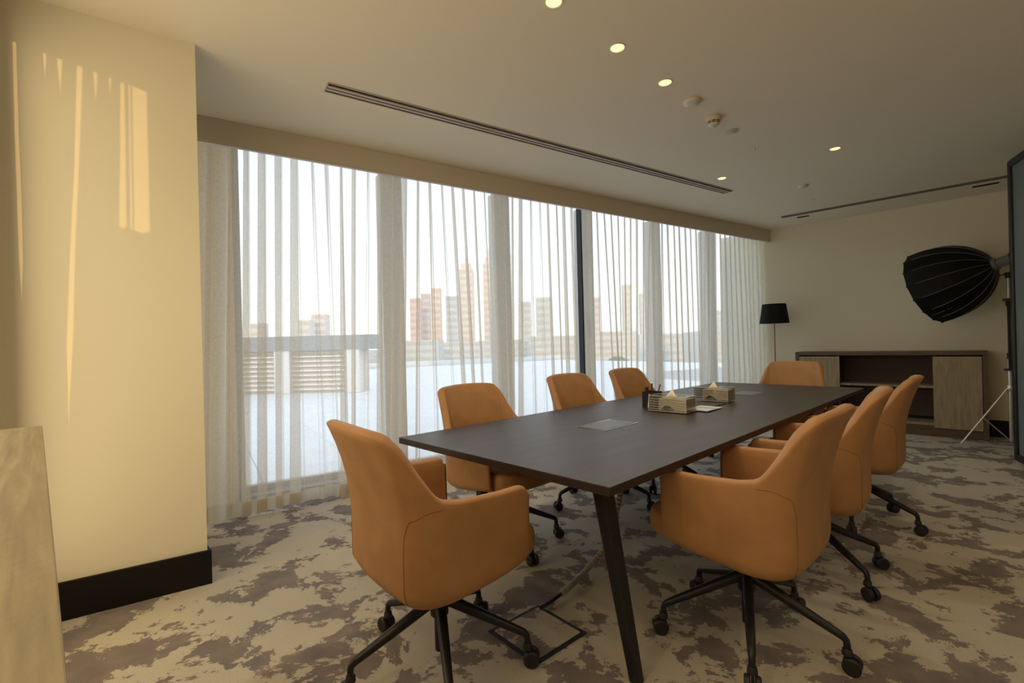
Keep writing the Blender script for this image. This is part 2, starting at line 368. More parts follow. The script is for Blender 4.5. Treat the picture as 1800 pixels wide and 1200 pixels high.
# ------------------------------------------------------------------ sheer curtains
ZF = [(0,0,0),(.10,.15,.003),(.21,.36,.006),(.33,.58,.004),(.42,.78,-.001),(.50,.92,-.006),(.55,.955,-.013),(.62,-.3,-.018),(.70,-.75,-.023),(.77,-1,-.030),(.84,-.72,-.038),(.91,-.25,-.033),(.96,.985,-.014),(1,1,0)]
def zfold(f, ov):
    gx = lambda x: x if x >= 0 else .955 + x*ov
    for a_, b_ in zip(ZF, ZF[1:]):
        if f <= b_[0]:
            k = (f-a_[0])/(b_[0]-a_[0]); return gx(a_[1])+(gx(b_[1])-gx(a_[1]))*k, a_[2]+(b_[2]-a_[2])*k
    return 1, 0
def curtain(name, s0, s1, seed, label):
    rr = random.Random(seed)
    lam = .108; n = int((s1-s0)/lam); per = 20
    zt = [2.78, 2.70, 2.60, 2.40, 2.1, 1.75, 1.4, 1.05, .75, .5, .3, .18, .105, .10, .055, .014]
    fold = []
    for i in range(n+2):
        fold.append(dict(ov=rr.choice((.20,.26,.34,.44,.52)), og=rr.choice((-.15,0,.12,.28,.5)), a=rr.uniform(.75,1.25), keep=rr.random(), dx=rr.gauss(0,.35), w=rr.uniform(.7,1.3)))
    # slow sideways wander of the folds with height
    ph = [rr.uniform(0, 6.28) for _ in range(6)]
    vs = []; cols = n*per + 1
    for z in zt:
        d = 1 - z/2.78                                   # 0 at the track, 1 at the floor
        for c in range(cols):
            u = c/per; i = int(min(u, n-1e-6)); f = u - i
            fo = fold[i]; g = fold[i+1]
            k = f
            amp = (fo['a']*(1-k) + g['a']*k)
            keep = (fo['keep']*(1-k) + g['keep']*k)
            opn = d**.8*max(0, min(1, (.52-keep)*4))          # some pleats open out towards the floor
            wander = d*(.070*math.sin(u*.55+ph[0]) + .05*math.sin(u*.21+ph[1]) + .03*math.sin(u*1.3+ph[2]))
            ov = (fo['ov'] + d*fo['og']); fs_, fy = zfold(f, max(.08, ov)); wd = .55 + .45*amp
            xs = f*opn + fs_*(1-opn)
            # widen or narrow the folded-over part
            s = s0 + (s1-s0)*((i + xs)*lam)/(n*lam) + wander*min(1, (c/per)*.35, (n-u)*.35)
            y = .135 + (fy*(1-opn)*wd*1.1 + opn*.022*math.sin(2*math.pi*f)) + d*.03*math.sin(u*.37+ph[3]) + d*.012*math.sin(u*.9+ph[4])
            x_, y_ = 0, 0
            zz = z if z > .02 else .016 + .010*math.sin(u*.8+ph[5])
            x_, y_ = fac(s, y); vs.append((x_, y_, zz))
    fs = []
    for j in range(len(zt)-1):
        for c in range(cols-1): fs.append((j*cols+c, j*cols+c+1, (j+1)*cols+c+1, (j+1)*cols+c))
    me = bpy.data.meshes.new(name); me.from_pydata(vs, [], fs); me.materials.append(M['sheer']); me.materials.append(M['hem'])
    hj = zt.index(.105); me.polygons.foreach_set('material_index', [1 if k_ >= hj*(cols-1) else 0 for k_ in range(len(fs))])
    me.polygons.foreach_set('use_smooth', [True]*len(me.polygons))
    o = bpy.data.objects.new(name, me); C.objects.link(o)
    sub = o.modifiers.new('smooth', 'SUBSURF'); sub.levels = 1; sub.render_levels = 1
    tag(o, label, 'curtain'); return o
curtain('sheer_curtain', -.55, 3.40, 3, 'left sheer curtain hanging from the pier to the dark door stile')
curtain('sheer_curtain', 3.53, 7.06, 5, 'right sheer curtain hanging from the door stile to the far wall')

# ------------------------------------------------------------------ ceiling fittings
def lerp(a, b, t): return (a[0]+(b[0]-a[0])*t, a[1]+(b[1]-a[1])*t)
# long linear diffuser
da = Vector((-1.09, 2.90)); db = Vector((2.395, 5.17)); dl = (db-da).length; daz = math.degrees(math.atan2(db.x-da.x, db.y-da.y))
t = thing('linear_diffuser', (da.x, da.y, H), daz, 'long slotted linear air diffuser in the ceiling parallel to the curtains', 'air vent')
MB().box(0, dl, -.052, .052, -.002, -.0005).build('backing', M['slot_black'], t)
for y in (-.018, .018): MB().box(.002, dl-.002, y-.007, y+.007, -.010, -.002).build('slat', M['slat'], t)
fr = MB(); fr.box(-.006, dl+.006, -.058, -.052, -.006, -.0005); fr.box(-.006, dl+.006, .052, .058, -.006, -.0005); fr.box(-.006,0,-.052,.052,-.006,-.0005); fr.box(dl,dl+.006,-.052,.052,-.006,-.0005)
fr.build('frame', mat('diffuser_frame', (.42,.37,.31), .5), t)
# slot near far wall
sa = Vector((3.613, 6.299)); sb_ = Vector((6.0, 4.05)); sl2 = (sb_-sa).length; saz = math.degrees(math.atan2(sb_.x-sa.x, sb_.y-sa.y))
t = thing('ceiling_track', (sa.x, sa.y, H), saz, 'long grey recessed track in the ceiling near the far wall', 'track')
MB().box(0, sl2, -.035, .035, -.004, -.0005).build('channel', M['slot_grey'], t)
MB().box(0, sl2, .030, .036, -.012, -.004).build('lip', M['slot_grey'], t)
for (x0,y0),(x1,y1),lab in (((3.86,6.36),(3.96,6.27),'small black ceiling grille nearest the window corner'),((5.10,5.22),(5.25,5.08),'small black ceiling grille above the softbox')):
    l_ = math.hypot(x1-x0, y1-y0); az = math.degrees(math.atan2(x1-x0, y1-y0))
    t = thing('ceiling_grille', (x0,y0,H), az, lab, 'air vent', 'black ceiling grilles')
    MB().box(0, l_, -.035, .035, -.003, -.0005).build('opening', M['slot_black'], t)
    MB().box(0, l_, -.003, .003, -.006, -.003).build('blade', M['slot_black'], t)
# downlights
def spot(x, y, e_, name='downlight_beam'):
    l = bpy.data.lights.new(name, 'SPOT'); o = bpy.data.objects.new(name, l); C.objects.link(o)
    l.energy = e_; l.color = (1.0, .82, .56); l.spot_size = R(150); l.spot_blend = .8; l.shadow_soft_size = .035; o.location = (x, y, H-.03); return o
dls = [((.235,2.227),'recessed warm downlight cut by the top edge of the photo'),((.614,2.588),'recessed warm downlight, second of the front row'),((.99,2.948),'recessed warm downlight beside the round sensor'),
       ((2.797,4.052),'recessed warm downlight on the right, over the far chairs'),((2.129,4.726),'recessed warm downlight at the far end of the air diffuser')]
for (x,y), lab in dls:
    t = thing('downlight', (x,y,H), None, lab, 'ceiling light', 'warm recessed downlights')
    MB().lathe([(.046,-.0005),(.046,-.003),(.040,-.004),(.038,-.0005)], 28).build('trim_ring', M['ceil'], t, smooth=True)
    MB().lathe([(.037,-.0008),(.035,-.0022)], 28).build('lamp', M['bulb'], t); spot(x, y, 16)
# unseen downlights added as fill light behind and beside the camera
for k, (x,y) in enumerate(((-.14,1.86),(-.9,.6),(1.2,.2),(2.2,.6),(3.2,1.6),(.4,-.9),(1.6,-1.4))):
    t = thing('downlight', (x,y,H), None, 'added unseen fill downlight, ' + ('directly above the near table end','by the left window','above the right-hand aisle behind the camera','second above the right-hand aisle','above the right aisle near the screen','behind the camera by the back wall','behind the camera in the right back corner')[k], 'ceiling light', 'added fill downlights outside the frame')
    MB().lathe([(.046,-.0005),(.046,-.003),(.040,-.004),(.038,-.0005)], 20).build('trim_ring', M['ceil'], t, smooth=True)
    MB().lathe([(.037,-.0008),(.035,-.0022)], 20).build('lamp', M['bulb'], t); spot(x, y, 16 if k < 2 else 11)
t = thing('ceiling_sensor', (1.25,3.19,H), None, 'round white sensor disc between the downlight and smoke detector', 'sensor')
MB().lathe([(.060,-.0005),(.060,-.008),(.052,-.018),(.030,-.024)], 32).build('cover', M['white_plastic'], t, smooth=True)
MB().lathe([(.030,-.024),(.028,-.028),(.01,-.030)], 24).build('lens', M['white_plastic'], t, smooth=True)
t = thing('smoke_detector', (1.50,3.44,H), None, 'domed white smoke detector with black slots', 'smoke detector')
MB().lathe([(.054,-.0005),(.054,-.016),(.048,-.026),(.0455,-.028)], 32).build('base', mat('aged_white_plastic', (.60,.53,.38), .45), t, smooth=True)
MB().lathe([(.0455,-.028),(.039,-.045)], 32).build('slot_band', M['slot_black'], t)
hd = MB()
hd.lathe([(.0455,-.034),(.0455,-.037),(.041,-.037),(.041,-.034)], 32); hd.lathe([(.041,-.043),(.036,-.052),(.022,-.060),(.006,-.064)], 32)
for k in range(8):
    a = k*math.pi/4; hd.tube([(.047*math.cos(a),.047*math.sin(a),-.027),(.040*math.cos(a),.040*math.sin(a),-.046)], .002, 6)
hd.build('head', M['white_plastic'], t, smooth=True)
t = thing('blank_cover', (1.735,3.66,H), None, 'flat round blank plate beyond the smoke detector', 'cover plate')
MB().lathe([(.045,-.0005),(.045,-.005),(.042,-.006)], 28).build('plate', mat('grey_plate', (.50,.50,.44), .5), t, smooth=True)
t = thing('sprinkler_head', (2.09,4.02,H), None, 'tiny concealed sprinkler cap in the ceiling', 'sprinkler')
MB().lathe([(.038,-.0005),(.038,-.003)], 24).build('escutcheon', M['ceil'], t)
MB().lathe([(.010,-.003),(.008,-.010)], 12).build('cap', M['steel'], t)
t = thing('emergency_light', (3.12,5.02,H), 134, 'small white raised fitting with a lens near the far ceiling track', 'sensor')
MB().lathe([(.05,-.0005),(.05,-.007),(.035,-.020)], 24).build('body', M['white_plastic'], t, smooth=True)
MB().lathe([(.022,-.020),(.015,-.028)], 16).build('lens', M['white_plastic'], t, smooth=True)
t = thing('sprinkler_head', (3.55,5.55,H), None, 'tiny sprinkler cap beside the grey ceiling track', 'sprinkler')
MB().lathe([(.036,-.0005),(.036,-.004)], 24).build('escutcheon', M['ceil'], t)

# ------------------------------------------------------------------ conference table
TA = 46.2; TCn = (1.247, 3.299); TL, TW, TZ = 3.86, 1.28, .74
table = thing('conference_table', (TCn[0], TCn[1], 0), TA, 'long dark brown conference table on black splayed legs', 'table')
# local +X along the table (away), local +Y to the window side
hl, hw_ = TL/2, TW/2; seam_x = .62
for x0, x1 in ((-hl, seam_x-.0015), (seam_x+.0015, hl)):
    tp = MB().box(x0, x1, -hw_, hw_, TZ-.004, TZ).build('tabletop', M['tabletop'], table)
    MB().box(x0, x1, -hw_, hw_, TZ-.030, TZ-.0042).build('edge_band', M['table_edge'], tp)
def tleg(x, y, fx, fy):
    b = MB(); n = 4
    top = Vector((x, y, TZ-.031)); bot = Vector((fx, fy, 0))
    vs = []
    for p_, hx, hy in ((top, .034, .026), (bot, .021, .019)):
        vs += [(p_.x-hx,p_.y-hy,p_.z),(p_.x+hx,p_.y-hy,p_.z),(p_.x+hx,p_.y+hy,p_.z),(p_.x-hx,p_.y+hy,p_.z)]
    b.add(vs, [(3,2,1,0),(4,5,6,7),(0,1,5,4),(1,2,6,5),(2,3,7,6),(3,0,4,7)])
    return b.build('leg', M['metal_black'], table, bevel=.006)
tleg(-hl+.16, -hw_+.15, -hl+.20, -hw_+.045)
tleg(-hl+.44, hw_-.15, -hl+.48, hw_-.045)
tleg(hl-.35, hw_-.15, hl-.31, hw_-.045)
tleg(hl-.35, -hw_+.15, hl-.31, -hw_+.045)
rl = MB()
for y in (-hw_+.33, hw_-.33): rl.box(-hl+.12, hl-.12, y-.025, y+.025, TZ-.075, TZ-.031)
rl.build('rail', M['metal_black'], table)
MB().box(-.55, .55, -.12, .12, TZ-.11, TZ-.076).build('cable_tray', M['metal_black'], table)
# flush power modules
def power(x, y, lab):
    wx = TCn[0] + x*math.sin(R(TA)) + y*(-math.cos(R(TA))); wy = TCn[1] + x*math.cos(R(TA)) + y*math.sin(R(TA))
    t = thing('power_module', (wx, wy, TZ), TA, lab, 'power socket', 'flush table power modules')
    L_, W_ = .165, .095
    MB().box(-L_, L_, -W_, W_, .0003, .0022).build('frame', M['chrome'], t)
    MB().box(-L_+.012, L_-.006, -W_+.010, W_-.010, .0022, .0040).build('lid', M['brush'], t, bevel=.0008)
    MB().box(-L_+.006, -L_+.012, -W_+.006, W_-.006, .0022, .0026).build('shadow_gap', M['slot_black'], t)
def toT(px, py):
    dx, dy = px-TCn[0], py-TCn[1]; a = R(TA); return (dx*math.sin(a)+dy*math.cos(a), -dx*math.cos(a)+dy*math.sin(a))
x_, y_ = toT(.515, 2.632); power(x_, y_, 'flush brushed metal socket flap near the front of the table')
x_, y_ = toT(1.955, 3.98); power(x_, y_, 'flush metal socket flap beyond the tissue boxes')

# ------------------------------------------------------------------ chairs
ctrl = [(.203,.292,.660,.404,0),(.192,.295,.682,.402,0),(.160,.298,.692,.397,0),(.08,.303,.692,.385,0),(-.04,.304,.697,.372,0),(-.105,.300,.702,.366,.15),(-.155,.290,.720,.364,.4),
        (-.195,.272,.795,.364,.65),(-.225,.248,.893,.366,.85),(-.247,.212,.931,.368,.95),(-.262,.115,.942,.372,1),(-.267,0,.945,.374,1)]
ctrl = ctrl + [(x,-y,a,b,c) for x,y,a,b,c in reversed(ctrl[:-1])]
def cat(p0,p1,p2,p3,t):
    return tuple(.5*((2*b)+(-a+c)*t+(2*a-5*b+4*c-d)*t*t+(-a+3*b-3*c+d)*t**3) for a,b,c,d in zip(p0,p1,p2,p3))
def outline(u):                                     # u in 0..len-1
    n = len(ctrl)-1; u = min(max(u,0), n-1e-6); i = int(u); f = u-i
    return cat(ctrl[max(i-1,0)], ctrl[i], ctrl[i+1], ctrl[min(i+2,n)], f)
def outer(u, t):                                    # t 0 bottom .. 1 top -> point, outward normal (2D)
    x,y,zt,zb,wb = outline(u); a = outline(u-.15); b = outline(u+.15)
    tx, ty = b[0]-a[0], b[1]-a[1]; l = math.hypot(tx,ty) or 1; nx, ny = -ty/l, tx/l
    if nx*x + ny*y < 0 and abs(y) > .1: nx, ny = -nx, -ny
    if wb > .9 and nx > 0: nx, ny = -nx, -ny
    z = zb + (zt-zb)*t
    lean = -wb*.64*max(0, z-.55)**2
    tuck = .055*(1-math.sqrt(max(0, 1-max(0, 1-(z-zb)/.06)**2)))
    tk_x, tk_y = -nx*tuck, -ny*tuck
    ys = 1 + .10*(z-.5)*(1-wb) + wb*.06*max(0, z-.6)
    return Vector((x + lean + tk_x, y*ys + tk_y, z)), (nx, ny), wb
def shell_mesh():
    b = MB(); NU = 84; n = len(ctrl)-1
    rings = []
    ts = [0,.012,.035,.07,.12,.2,.32,.46,.6,.74,.86,.94,.985]
    for j in range(-2, NU+3):
        u = min(max(j,0),NU)/NU*n
        sh = 1.0; ex = 0
        if j < 0 or j > NU: k = abs(j) if j < 0 else j-NU; sh = (.80,.35)[k-1]; ex = (.007,.011)[k-1]
        th_a, th_b = .034, .050
        prof = []
        P_, nn_, wb = outer(u, 1); th = (th_a + (th_b-th_a)*wb)
        zt = outline(u)[2]
        for t_ in ts:
            q, nn_, _ = outer(u, t_); prof.append((q, nn_))
        pts = []
        for q, nn_ in prof: pts.append(Vector(q))
        # rim: half round
        q, nn_, _ = outer(u, .985)
        for a in (30, 70, 110, 150):
            ca = math.cos(R(a)); off = -(1-ca)*th/2
            pts.append(Vector((q.x+nn_[0]*off, q.y+nn_[1]*off, q.z + math.sin(R(a))*.014)))
        zin = .43
        for t_ in (0,.12,.3,.5,.75,1):
            z = (q.z)*(1-t_) + zin*t_
            zb = outline(u)[3]; tt = (z-zb)/(outline(u)[2]-zb)
            q2, n2, _ = outer(u, tt); bul = .016*math.sin(math.pi*min(1,t_))*wb
            k = th + bul
            pts.append(Vector((q2.x-n2[0]*k, q2.y-n2[1]*k, z)))
        if sh < 1:
            cpt = [(pts[i]+pts[-1-i])/2 for i in range(len(pts))]
            new = []
            for i, p_ in enumerate(pts):
                # pull towards mid thickness, round the front
                mid = Vector((p_.x-nn_[0]*0, p_.y, p_.z))
                side = 1 if i < len(ts) else (-1 if i >= len(ts)+4 else 0)
                off = th/2*(1-sh)
                dz = -.006*(1-sh) if i >= len(ts)-1 and i <= len(ts)+4 else 0
                new.append(Vector((p_.x+ex, p_.y - side*nn_[1]*off, p_.z+dz)))
            pts = new
        rings.append(pts)
    m_ = len(rings[0]); vs = [v for r_ in rings for v in r_]; fs = []
    for i in range(len(rings)-1):
        for k in range(m_-1): fs.append((i*m_+k, i*m_+k+1, (i+1)*m_+k+1, (i+1)*m_+k))
    fs.append(tuple(range(m_))); fs.append(tuple((len(rings)-1)*m_+k for k in range(m_-1,-1,-1)))
    b.add(vs, fs)
    # underside pan: from bottom ring to a flat oval
    base = len(b.v); ring0 = [rings[i][0] for i in range(2, len(rings)-2)]
    loops = [ring0]
    for k, zz in ((.82, -.010), (.55, -.016), (.2, -.018)):
        loops.append([Vector((-.03+(p_.x+.03)*k, p_.y*k, p_.z*k + (1-k)*.352 + zz*0.6)) for p_ in ring0])
    vs = [v for l_ in loops for v in l_]; n0 = len(ring0); fs = []
    for i in range(3):
        for k in range(n0-1): fs.append((i*n0+k, i*n0+k+1, (i+1)*n0+k+1, (i+1)*n0+k))
        fs.append((i*n0+n0-1, i*n0, (i+1)*n0, (i+1)*n0+n0-1))
    fs.append(tuple(3*n0+k for k in range(n0)))
    b.add(vs, fs)
    return b
def cushion_mesh():
    b = MB(); rows = []; NZ = 10; NA = 48
    cx_, hx, hy, z0, z1 = .072, .262, .258, .405, .508
    for i in range(NZ+1):
        a = -math.pi/2 + math.pi*i/NZ
        z = (z0+z1)/2 + (z1-z0)/2*math.copysign(abs(math.sin(a))**.7, math.sin(a)); k = abs(math.cos(a))**.35 if i not in (0,NZ) else 0
        k = .80 + .20*k if i not in (0,NZ) else .76
        ring = []
        for j in range(NA):
            t_ = 2*math.pi*j/NA; c, s_ = math.cos(t_), math.sin(t_)
            ring.append((cx_+hx*k*math.copysign(abs(c)**.5, c), hy*k*math.copysign(abs(s_)**.42, s_), z))
        rows.append(ring)
    vs = [v for r_ in rows for v in r_]; fs = []
    for i in range(NZ):
        for j in range(NA): fs.append((i*NA+j, i*NA+(j+1)%NA, (i+1)*NA+(j+1)%NA, (i+1)*NA+j))
    fs.append(tuple(range(NA-1,-1,-1))); fs.append(tuple(NZ*NA+j for j in range(NA)))
    b.add(vs, fs); return b
def seam_mesh(sides):
    b = MB()
    for sgn in sides:
        pts = []
        path = [(5.7,.95),(6.3,.87),(7,.735),(7.7,.60),(8.3,.53),(8.75,.44),(8.9,.34),(8.93,.2),(8.9,.03)]
        pp = []
        for i in range(len(path)-1):
            for k in range(5):
                f = k/5; pp.append(cat(path[max(i-1,0)], path[i], path[i+1], path[min(i+2,len(path)-1)], f))
        pp.append(path[-1])
        for u, t_ in pp:
            uu = u if sgn == 0 else len(ctrl)-1-u
            q, nn_, _ = outer(uu, t_); pts.append((q.x+nn_[0]*.0002, q.y+nn_[1]*.0002, q.z))
        b.tube(pts, .0016, 6)
    return b
def make_chair(label):
    t = thing('office_chair', (0,0,0), 0, label, 'chair', 'tan leather chairs around the table')
    sh = shell_mesh().build('shell', M['leather'], t, smooth='all')
    seam_mesh((0,)).build('seam', M['seam'], sh, smooth='all'); seam_mesh((1,)).build('seam', M['seam'], sh, smooth='all')
    cushion_mesh().build('seat_cushion', M['leather'], t, smooth='all')
    MB().lathe([(.06,.322),(.075,.334),(.08,.352),(.03,.362)], 20).build('mount_plate', M['metal_black'], t, smooth=True)
    MB().lathe([(.013,.12),(.013,.335)], 16).build('gas_lift', M['chrome'], t, smooth=True)
    MB().lathe([(.019,.055),(.020,.06),(.020,.2),(.019,.2)], 18).build('column', M['metal_black'], t, smooth=True)
    MB().lathe([(.030,.185),(.034,.190),(.034,.272),(.028,.288),(.018,.292)], 24).build('hub', M['metal_black'], t, smooth=True)
    b = MB().tube([(.02,0,.247),(.12,0,.205),(.22,0,.163),(.300,0,.130),(.318,0,.122),(.328,0,.112),(.331,0,.098),(.331,0,.075)], [.022,.020,.017,.0145,.0135,.012,.0115,.011], 12, sq=1.0)
    wh = MB()
    for y in (-.017, .017):
        c = MB().lathe([(.012,-.010),(.026,-.010),(.030,-.006),(.030,.006),(.026,.010),(.012,.010)], 20)
        c.xf(Matrix.Translation((.331+.014, y, .0305)) @ Matrix.Rotation(R(90), 4, 'X')); wh.add(c.v, c.f)
    hood = MB().lathe([(.013,.085),(.016,.080),(.018,.062),(.012,.058)], 16, .331, 0); wh.add(hood.v, hood.f)
    wh.box(.322,.352,-.005,.005,.030,.062)
    for k in range(5):
        lg = MB(); lg.v = list(b.v); lg.f = list(b.f)
        if k == 0:
            L0 = lg.build('leg', M['metal_black'], t, smooth=True); W0 = wh.build('caster', M['plastic_black'], L0, smooth=True); lo = L0
        else:
            lo = L0.copy(); C.objects.link(lo); lo.parent = t; c2 = W0.copy(); C.objects.link(c2); c2.parent = lo
        lo['k'] = k
    return t
def set_chair(t, x, y, az, base_az, dz):
    t.location = (x, y, 0); t.rotation_euler = (0, 0, rz(az))
    for ch in t.children:
        if ch.name.startswith('leg'):
            k = ch['k']; ch.rotation_euler = (0, 0, rz(base_az + 72*k) - rz(az))
            for c2 in ch.children: pass
        if ch.name.startswith(('shell','seat_cushion','mount_plate')): ch.location.z = dz
        if ch.name.startswith('gas_lift'): ch.scale.z = 1 + dz/.335
def copy_tree(o, parent=None):
    c = o.copy(); C.objects.link(c); c.parent = parent
    for ch in list(o.children): copy_tree(ch, c)
    return c
G = 'tan leather chairs around the table'
chair0 = make_chair('tan leather swivel chair at the near end of the table, back to the camera')
specs = [(-.300,1.80,51,-50,0,None),
 (.925,1.92,-44,-84,0,'tan leather swivel chair nearest the camera on the right side'),
 (1.53,2.49,-50,25,.0,'tan leather swivel chair second on the right side of the table'),
 (2.22,3.12,-46,2,.0,'tan leather swivel chair third and farthest on the right side'),
 (-.08,2.88,136,80,.0,'tan leather swivel chair nearest on the window side, below the left curtain'),
 (.64,3.50,136,41,.012,'tan leather swivel chair second on the window side of the table'),
 (1.22,4.05,136,60,.012,'tan leather swivel chair third on the window side beside the pen cup'),
 (2.62,4.58,226,20,.012,'orange-tan leather swivel chair at the far head of the table by the cabinet')]
chairs = [chair0] + [copy_tree(chair0) for _ in specs[1:]]
bpy.context.view_layer.update()
for t, (x,y,az,ba,dz,lab) in zip(chairs, specs):
    set_chair(t, x, y, az, ba, dz)
    if lab: t['label'] = lab

# ------------------------------------------------------------------ things on the table
def onT(px, py, z=0): return (px, py, TZ + z)
deskmat = MB().box(-.27, .33, -.125, .125, 0, .006).build('desk_mat', M['mat_brown'], bevel=.002)
place(deskmat, onT(1.185, 3.22, .0005), 45.5); tag(deskmat, 'brown leather mat under the two tissue boxes', 'desk mat')
def tissue_box(x, y, az, z, label):
    t = thing('tissue_box', (x,y,z), az, label, 'tissue box', 'clear acrylic tissue boxes')
    L_, W_, Ht, th = .125, .072, .095, .003          # local X long side
    MB().box(-L_, L_, -W_, W_, 0, th).build('bottom', M['acrylic'], t)
    for i in range(2):
        s_ = (-1, 1)[i]
        MB().box(-L_, L_, s_*W_-(th if s_>0 else 0), s_*W_+(th if s_<0 else 0), th, Ht).build('side_panel', M['acrylic'], t)
        MB().box(s_*L_-(th if s_>0 else 0), s_*L_+(th if s_<0 else 0), -W_+th, W_-th, th, Ht).build('end_panel', M['acrylic'], t)
    lid = MB(); lid.box(-L_, L_, -W_, -.02, Ht, Ht+th); lid.box(-L_, L_, .02, W_, Ht, Ht+th); lid.box(-L_, -.07, -.02, .02, Ht, Ht+th); lid.box(.07, L_, -.02, .02, Ht, Ht+th)
    lid.build('lid', M['acrylic'], t)
    # raised studs pressed into the acrylic
    st = MB()
    for k in range(9):
        for j in range(5):
            for yy in (-W_-.001, W_+.001):
                st.box(-L_+.010+k*.011-.0025, -L_+.010+k*.011+.0025, yy-.0012, yy+.0012, .012+j*.016, .017+j*.016)
    for k in range(7):
        for j in range(5): st.box(-L_-.002, -L_+.0005, -W_+.014+k*.019-.003, -W_+.014+k*.019+.003, .012+j*.016, .018+j*.016)
    st = st.build('stud', M['stud'], t); st['kind'] = 'stuff'
    rm = MB(); q_ = .0015
    for sx in (-1,1):
        for sy in (-1,1): rm.box(sx*L_-q_, sx*L_+q_, sy*W_-q_, sy*W_+q_, 0, Ht+.003)
        for zz_ in (.0015, Ht+.002): rm.box(sx*L_-q_, sx*L_+q_, -W_, W_, zz_-q_, zz_+q_); rm.box(-L_, L_, sx*W_-q_, sx*W_+q_, zz_-q_, zz_+q_)
    rm.build('polished_edges', M['stud'], t)
    # packed tissues: folded wavy stack, slumped on one side
    b = MB(); NX, NZ = 22, 12; prof = []
    for side in (-1, 1):
        for i in range(NX+1):
            x_ = -.060 + .178*i/NX
            lift = .034*max(0, math.sin(min(1, max(0, (i/NX-.05)/.55))*math.pi))**.8
            for j in range(NZ+1):
                f = j/NZ; z = .005 + lift + (Ht-.014-lift-.005)*f
                y_ = side*(W_-.008 + .0022*math.sin(j*2.6+i*.25) + .0015*math.sin(i*1.7)) 
                b.v.append((x_ + .002*math.sin(j*3.1), y_, z))
    o1 = (NX+1)*(NZ+1)
    idx = lambda s_, i, j: s_*o1 + i*(NZ+1) + j
    for i in range(NX):
        for j in range(NZ):
            b.f.append((idx(0,i,j), idx(0,i+1,j), idx(0,i+1,j+1), idx(0,i,j+1))); b.f.append((idx(1,i,j), idx(1,i,j+1), idx(1,i+1,j+1), idx(1,i+1,j)))
        b.f.append((idx(0,i,NZ), idx(0,i+1,NZ), idx(1,i+1,NZ), idx(1,i,NZ))); b.f.append((idx(0,i,0), idx(1,i,0), idx(1,i+1,0), idx(0,i+1,0)))
    for j in range(NZ):
        for i in (0, NX): b.f.append((idx(0,i,j), idx(0,i,j+1), idx(1,i,j+1), idx(1,i,j)))
    b.build('tissue_stack', M['tissue'], t, smooth=True)
    p_ = MB(); n = 12
    for i in range(n+1):
        f = i/n; w_ = .052*(1-abs(2*f-1)); 
        p_.v += [(-.048+.096*f, -.010+.01*math.sin(f*6), Ht-.006), (-.040+.075*f, .004+.006*math.sin(f*5), Ht-.006 + w_)]
    for i in range(n): p_.f.append((2*i, 2*i+2, 2*i+3, 2*i+1))
    o_ = p_.build('pulled_tissue', M['tissue_top'], t, smooth=True)
    sm = o_.modifiers.new('thick', 'SOLIDIFY'); sm.thickness = .0012
    return t
tissue_box(1.025, 3.071, 134, TZ+.007, 'clear tissue box nearer the camera, in front of the pen cup')
tissue_box(1.50, 3.55, 134, TZ+.007, 'clear tissue box farther along the table beside the socket flap')
pc = thing('pen_cup', onT(.972, 3.33, .0005), 134, 'square black pen cup behind the nearer tissue box', 'pen cup')
b = MB(); a_ = .048; hh = .105
for s_ in (-1, 1):
    b.box(-a_, a_, s_*a_-.002, s_*a_+.002, 0, hh); b.box(s_*a_-.002, s_*a_+.002, -a_, a_, 0, hh)
b.box(-a_, a_, -a_, a_, 0, .003); b.build('cup', M['slot_black'], pc)
MB().box(-a_, a_+.07, -.052, -.048, .0, .004).build('base_plate', M['slot_black'], pc)
def pen(dx, dy, tx, ty, L_, r_, m, lab):
    t = thing('pen', (pc.location.x+dx, pc.location.y+dy, TZ+.006), None, lab, 'pen', 'pens in the cup')
    MB().tube([(0,0,0),(tx*.93,ty*.93,L_*.93)], r_, 10).build('barrel', m, t, smooth=True)
    MB().tube([(tx*.93,ty*.93,L_*.93),(tx,ty,L_)], r_*1.25, 10).build('cap', m, t, smooth=True)
pen(0,.01, .005,0, .155, .0045, M['plastic_black'], 'upright black pen in the cup')
pen(.01,-.005, .055,.02, .145, .004, M['plastic_black'], 'black pen leaning right in the cup')
pen(-.015,0, -.02,.01, .13, .011, M['plastic_black'], 'thick black marker in the cup')
pn = thing('pencil', (pc.location.x-.05, pc.location.y-.075, TZ+.001), None, 'pale pencil leaning on the front of the pen cup', 'pencil')
MB().tube([(0,0,.004),(.012,.010,.085)], .0035, 8).build('barrel', M['paper'], pn, smooth=True)
MB().tube([(.012,.010,.085),(.0135,.0112,.094)], .0036, 8).build('tip', M['paper'], pn, smooth=True)
lf = thing('leaflet', onT(1.262, 3.135, .0072), 45.5, 'pale folded leaflet lying on the mat between the tissue boxes', 'leaflet')
MB().box(-.135, .105, -.075, .075, 0, .0016).build('back_page', M['paper'], lf)
MB().box(-.075, .035, -.065, .050, .0018, .0028).build('printed_page', M['paper_blue'], lf)
MB().box(-.125, -.045, -.05, .07, .003, .004).xf(Matrix.Rotation(R(14), 4, 'Z')).build('loose_sheet', M['paper'], lf)

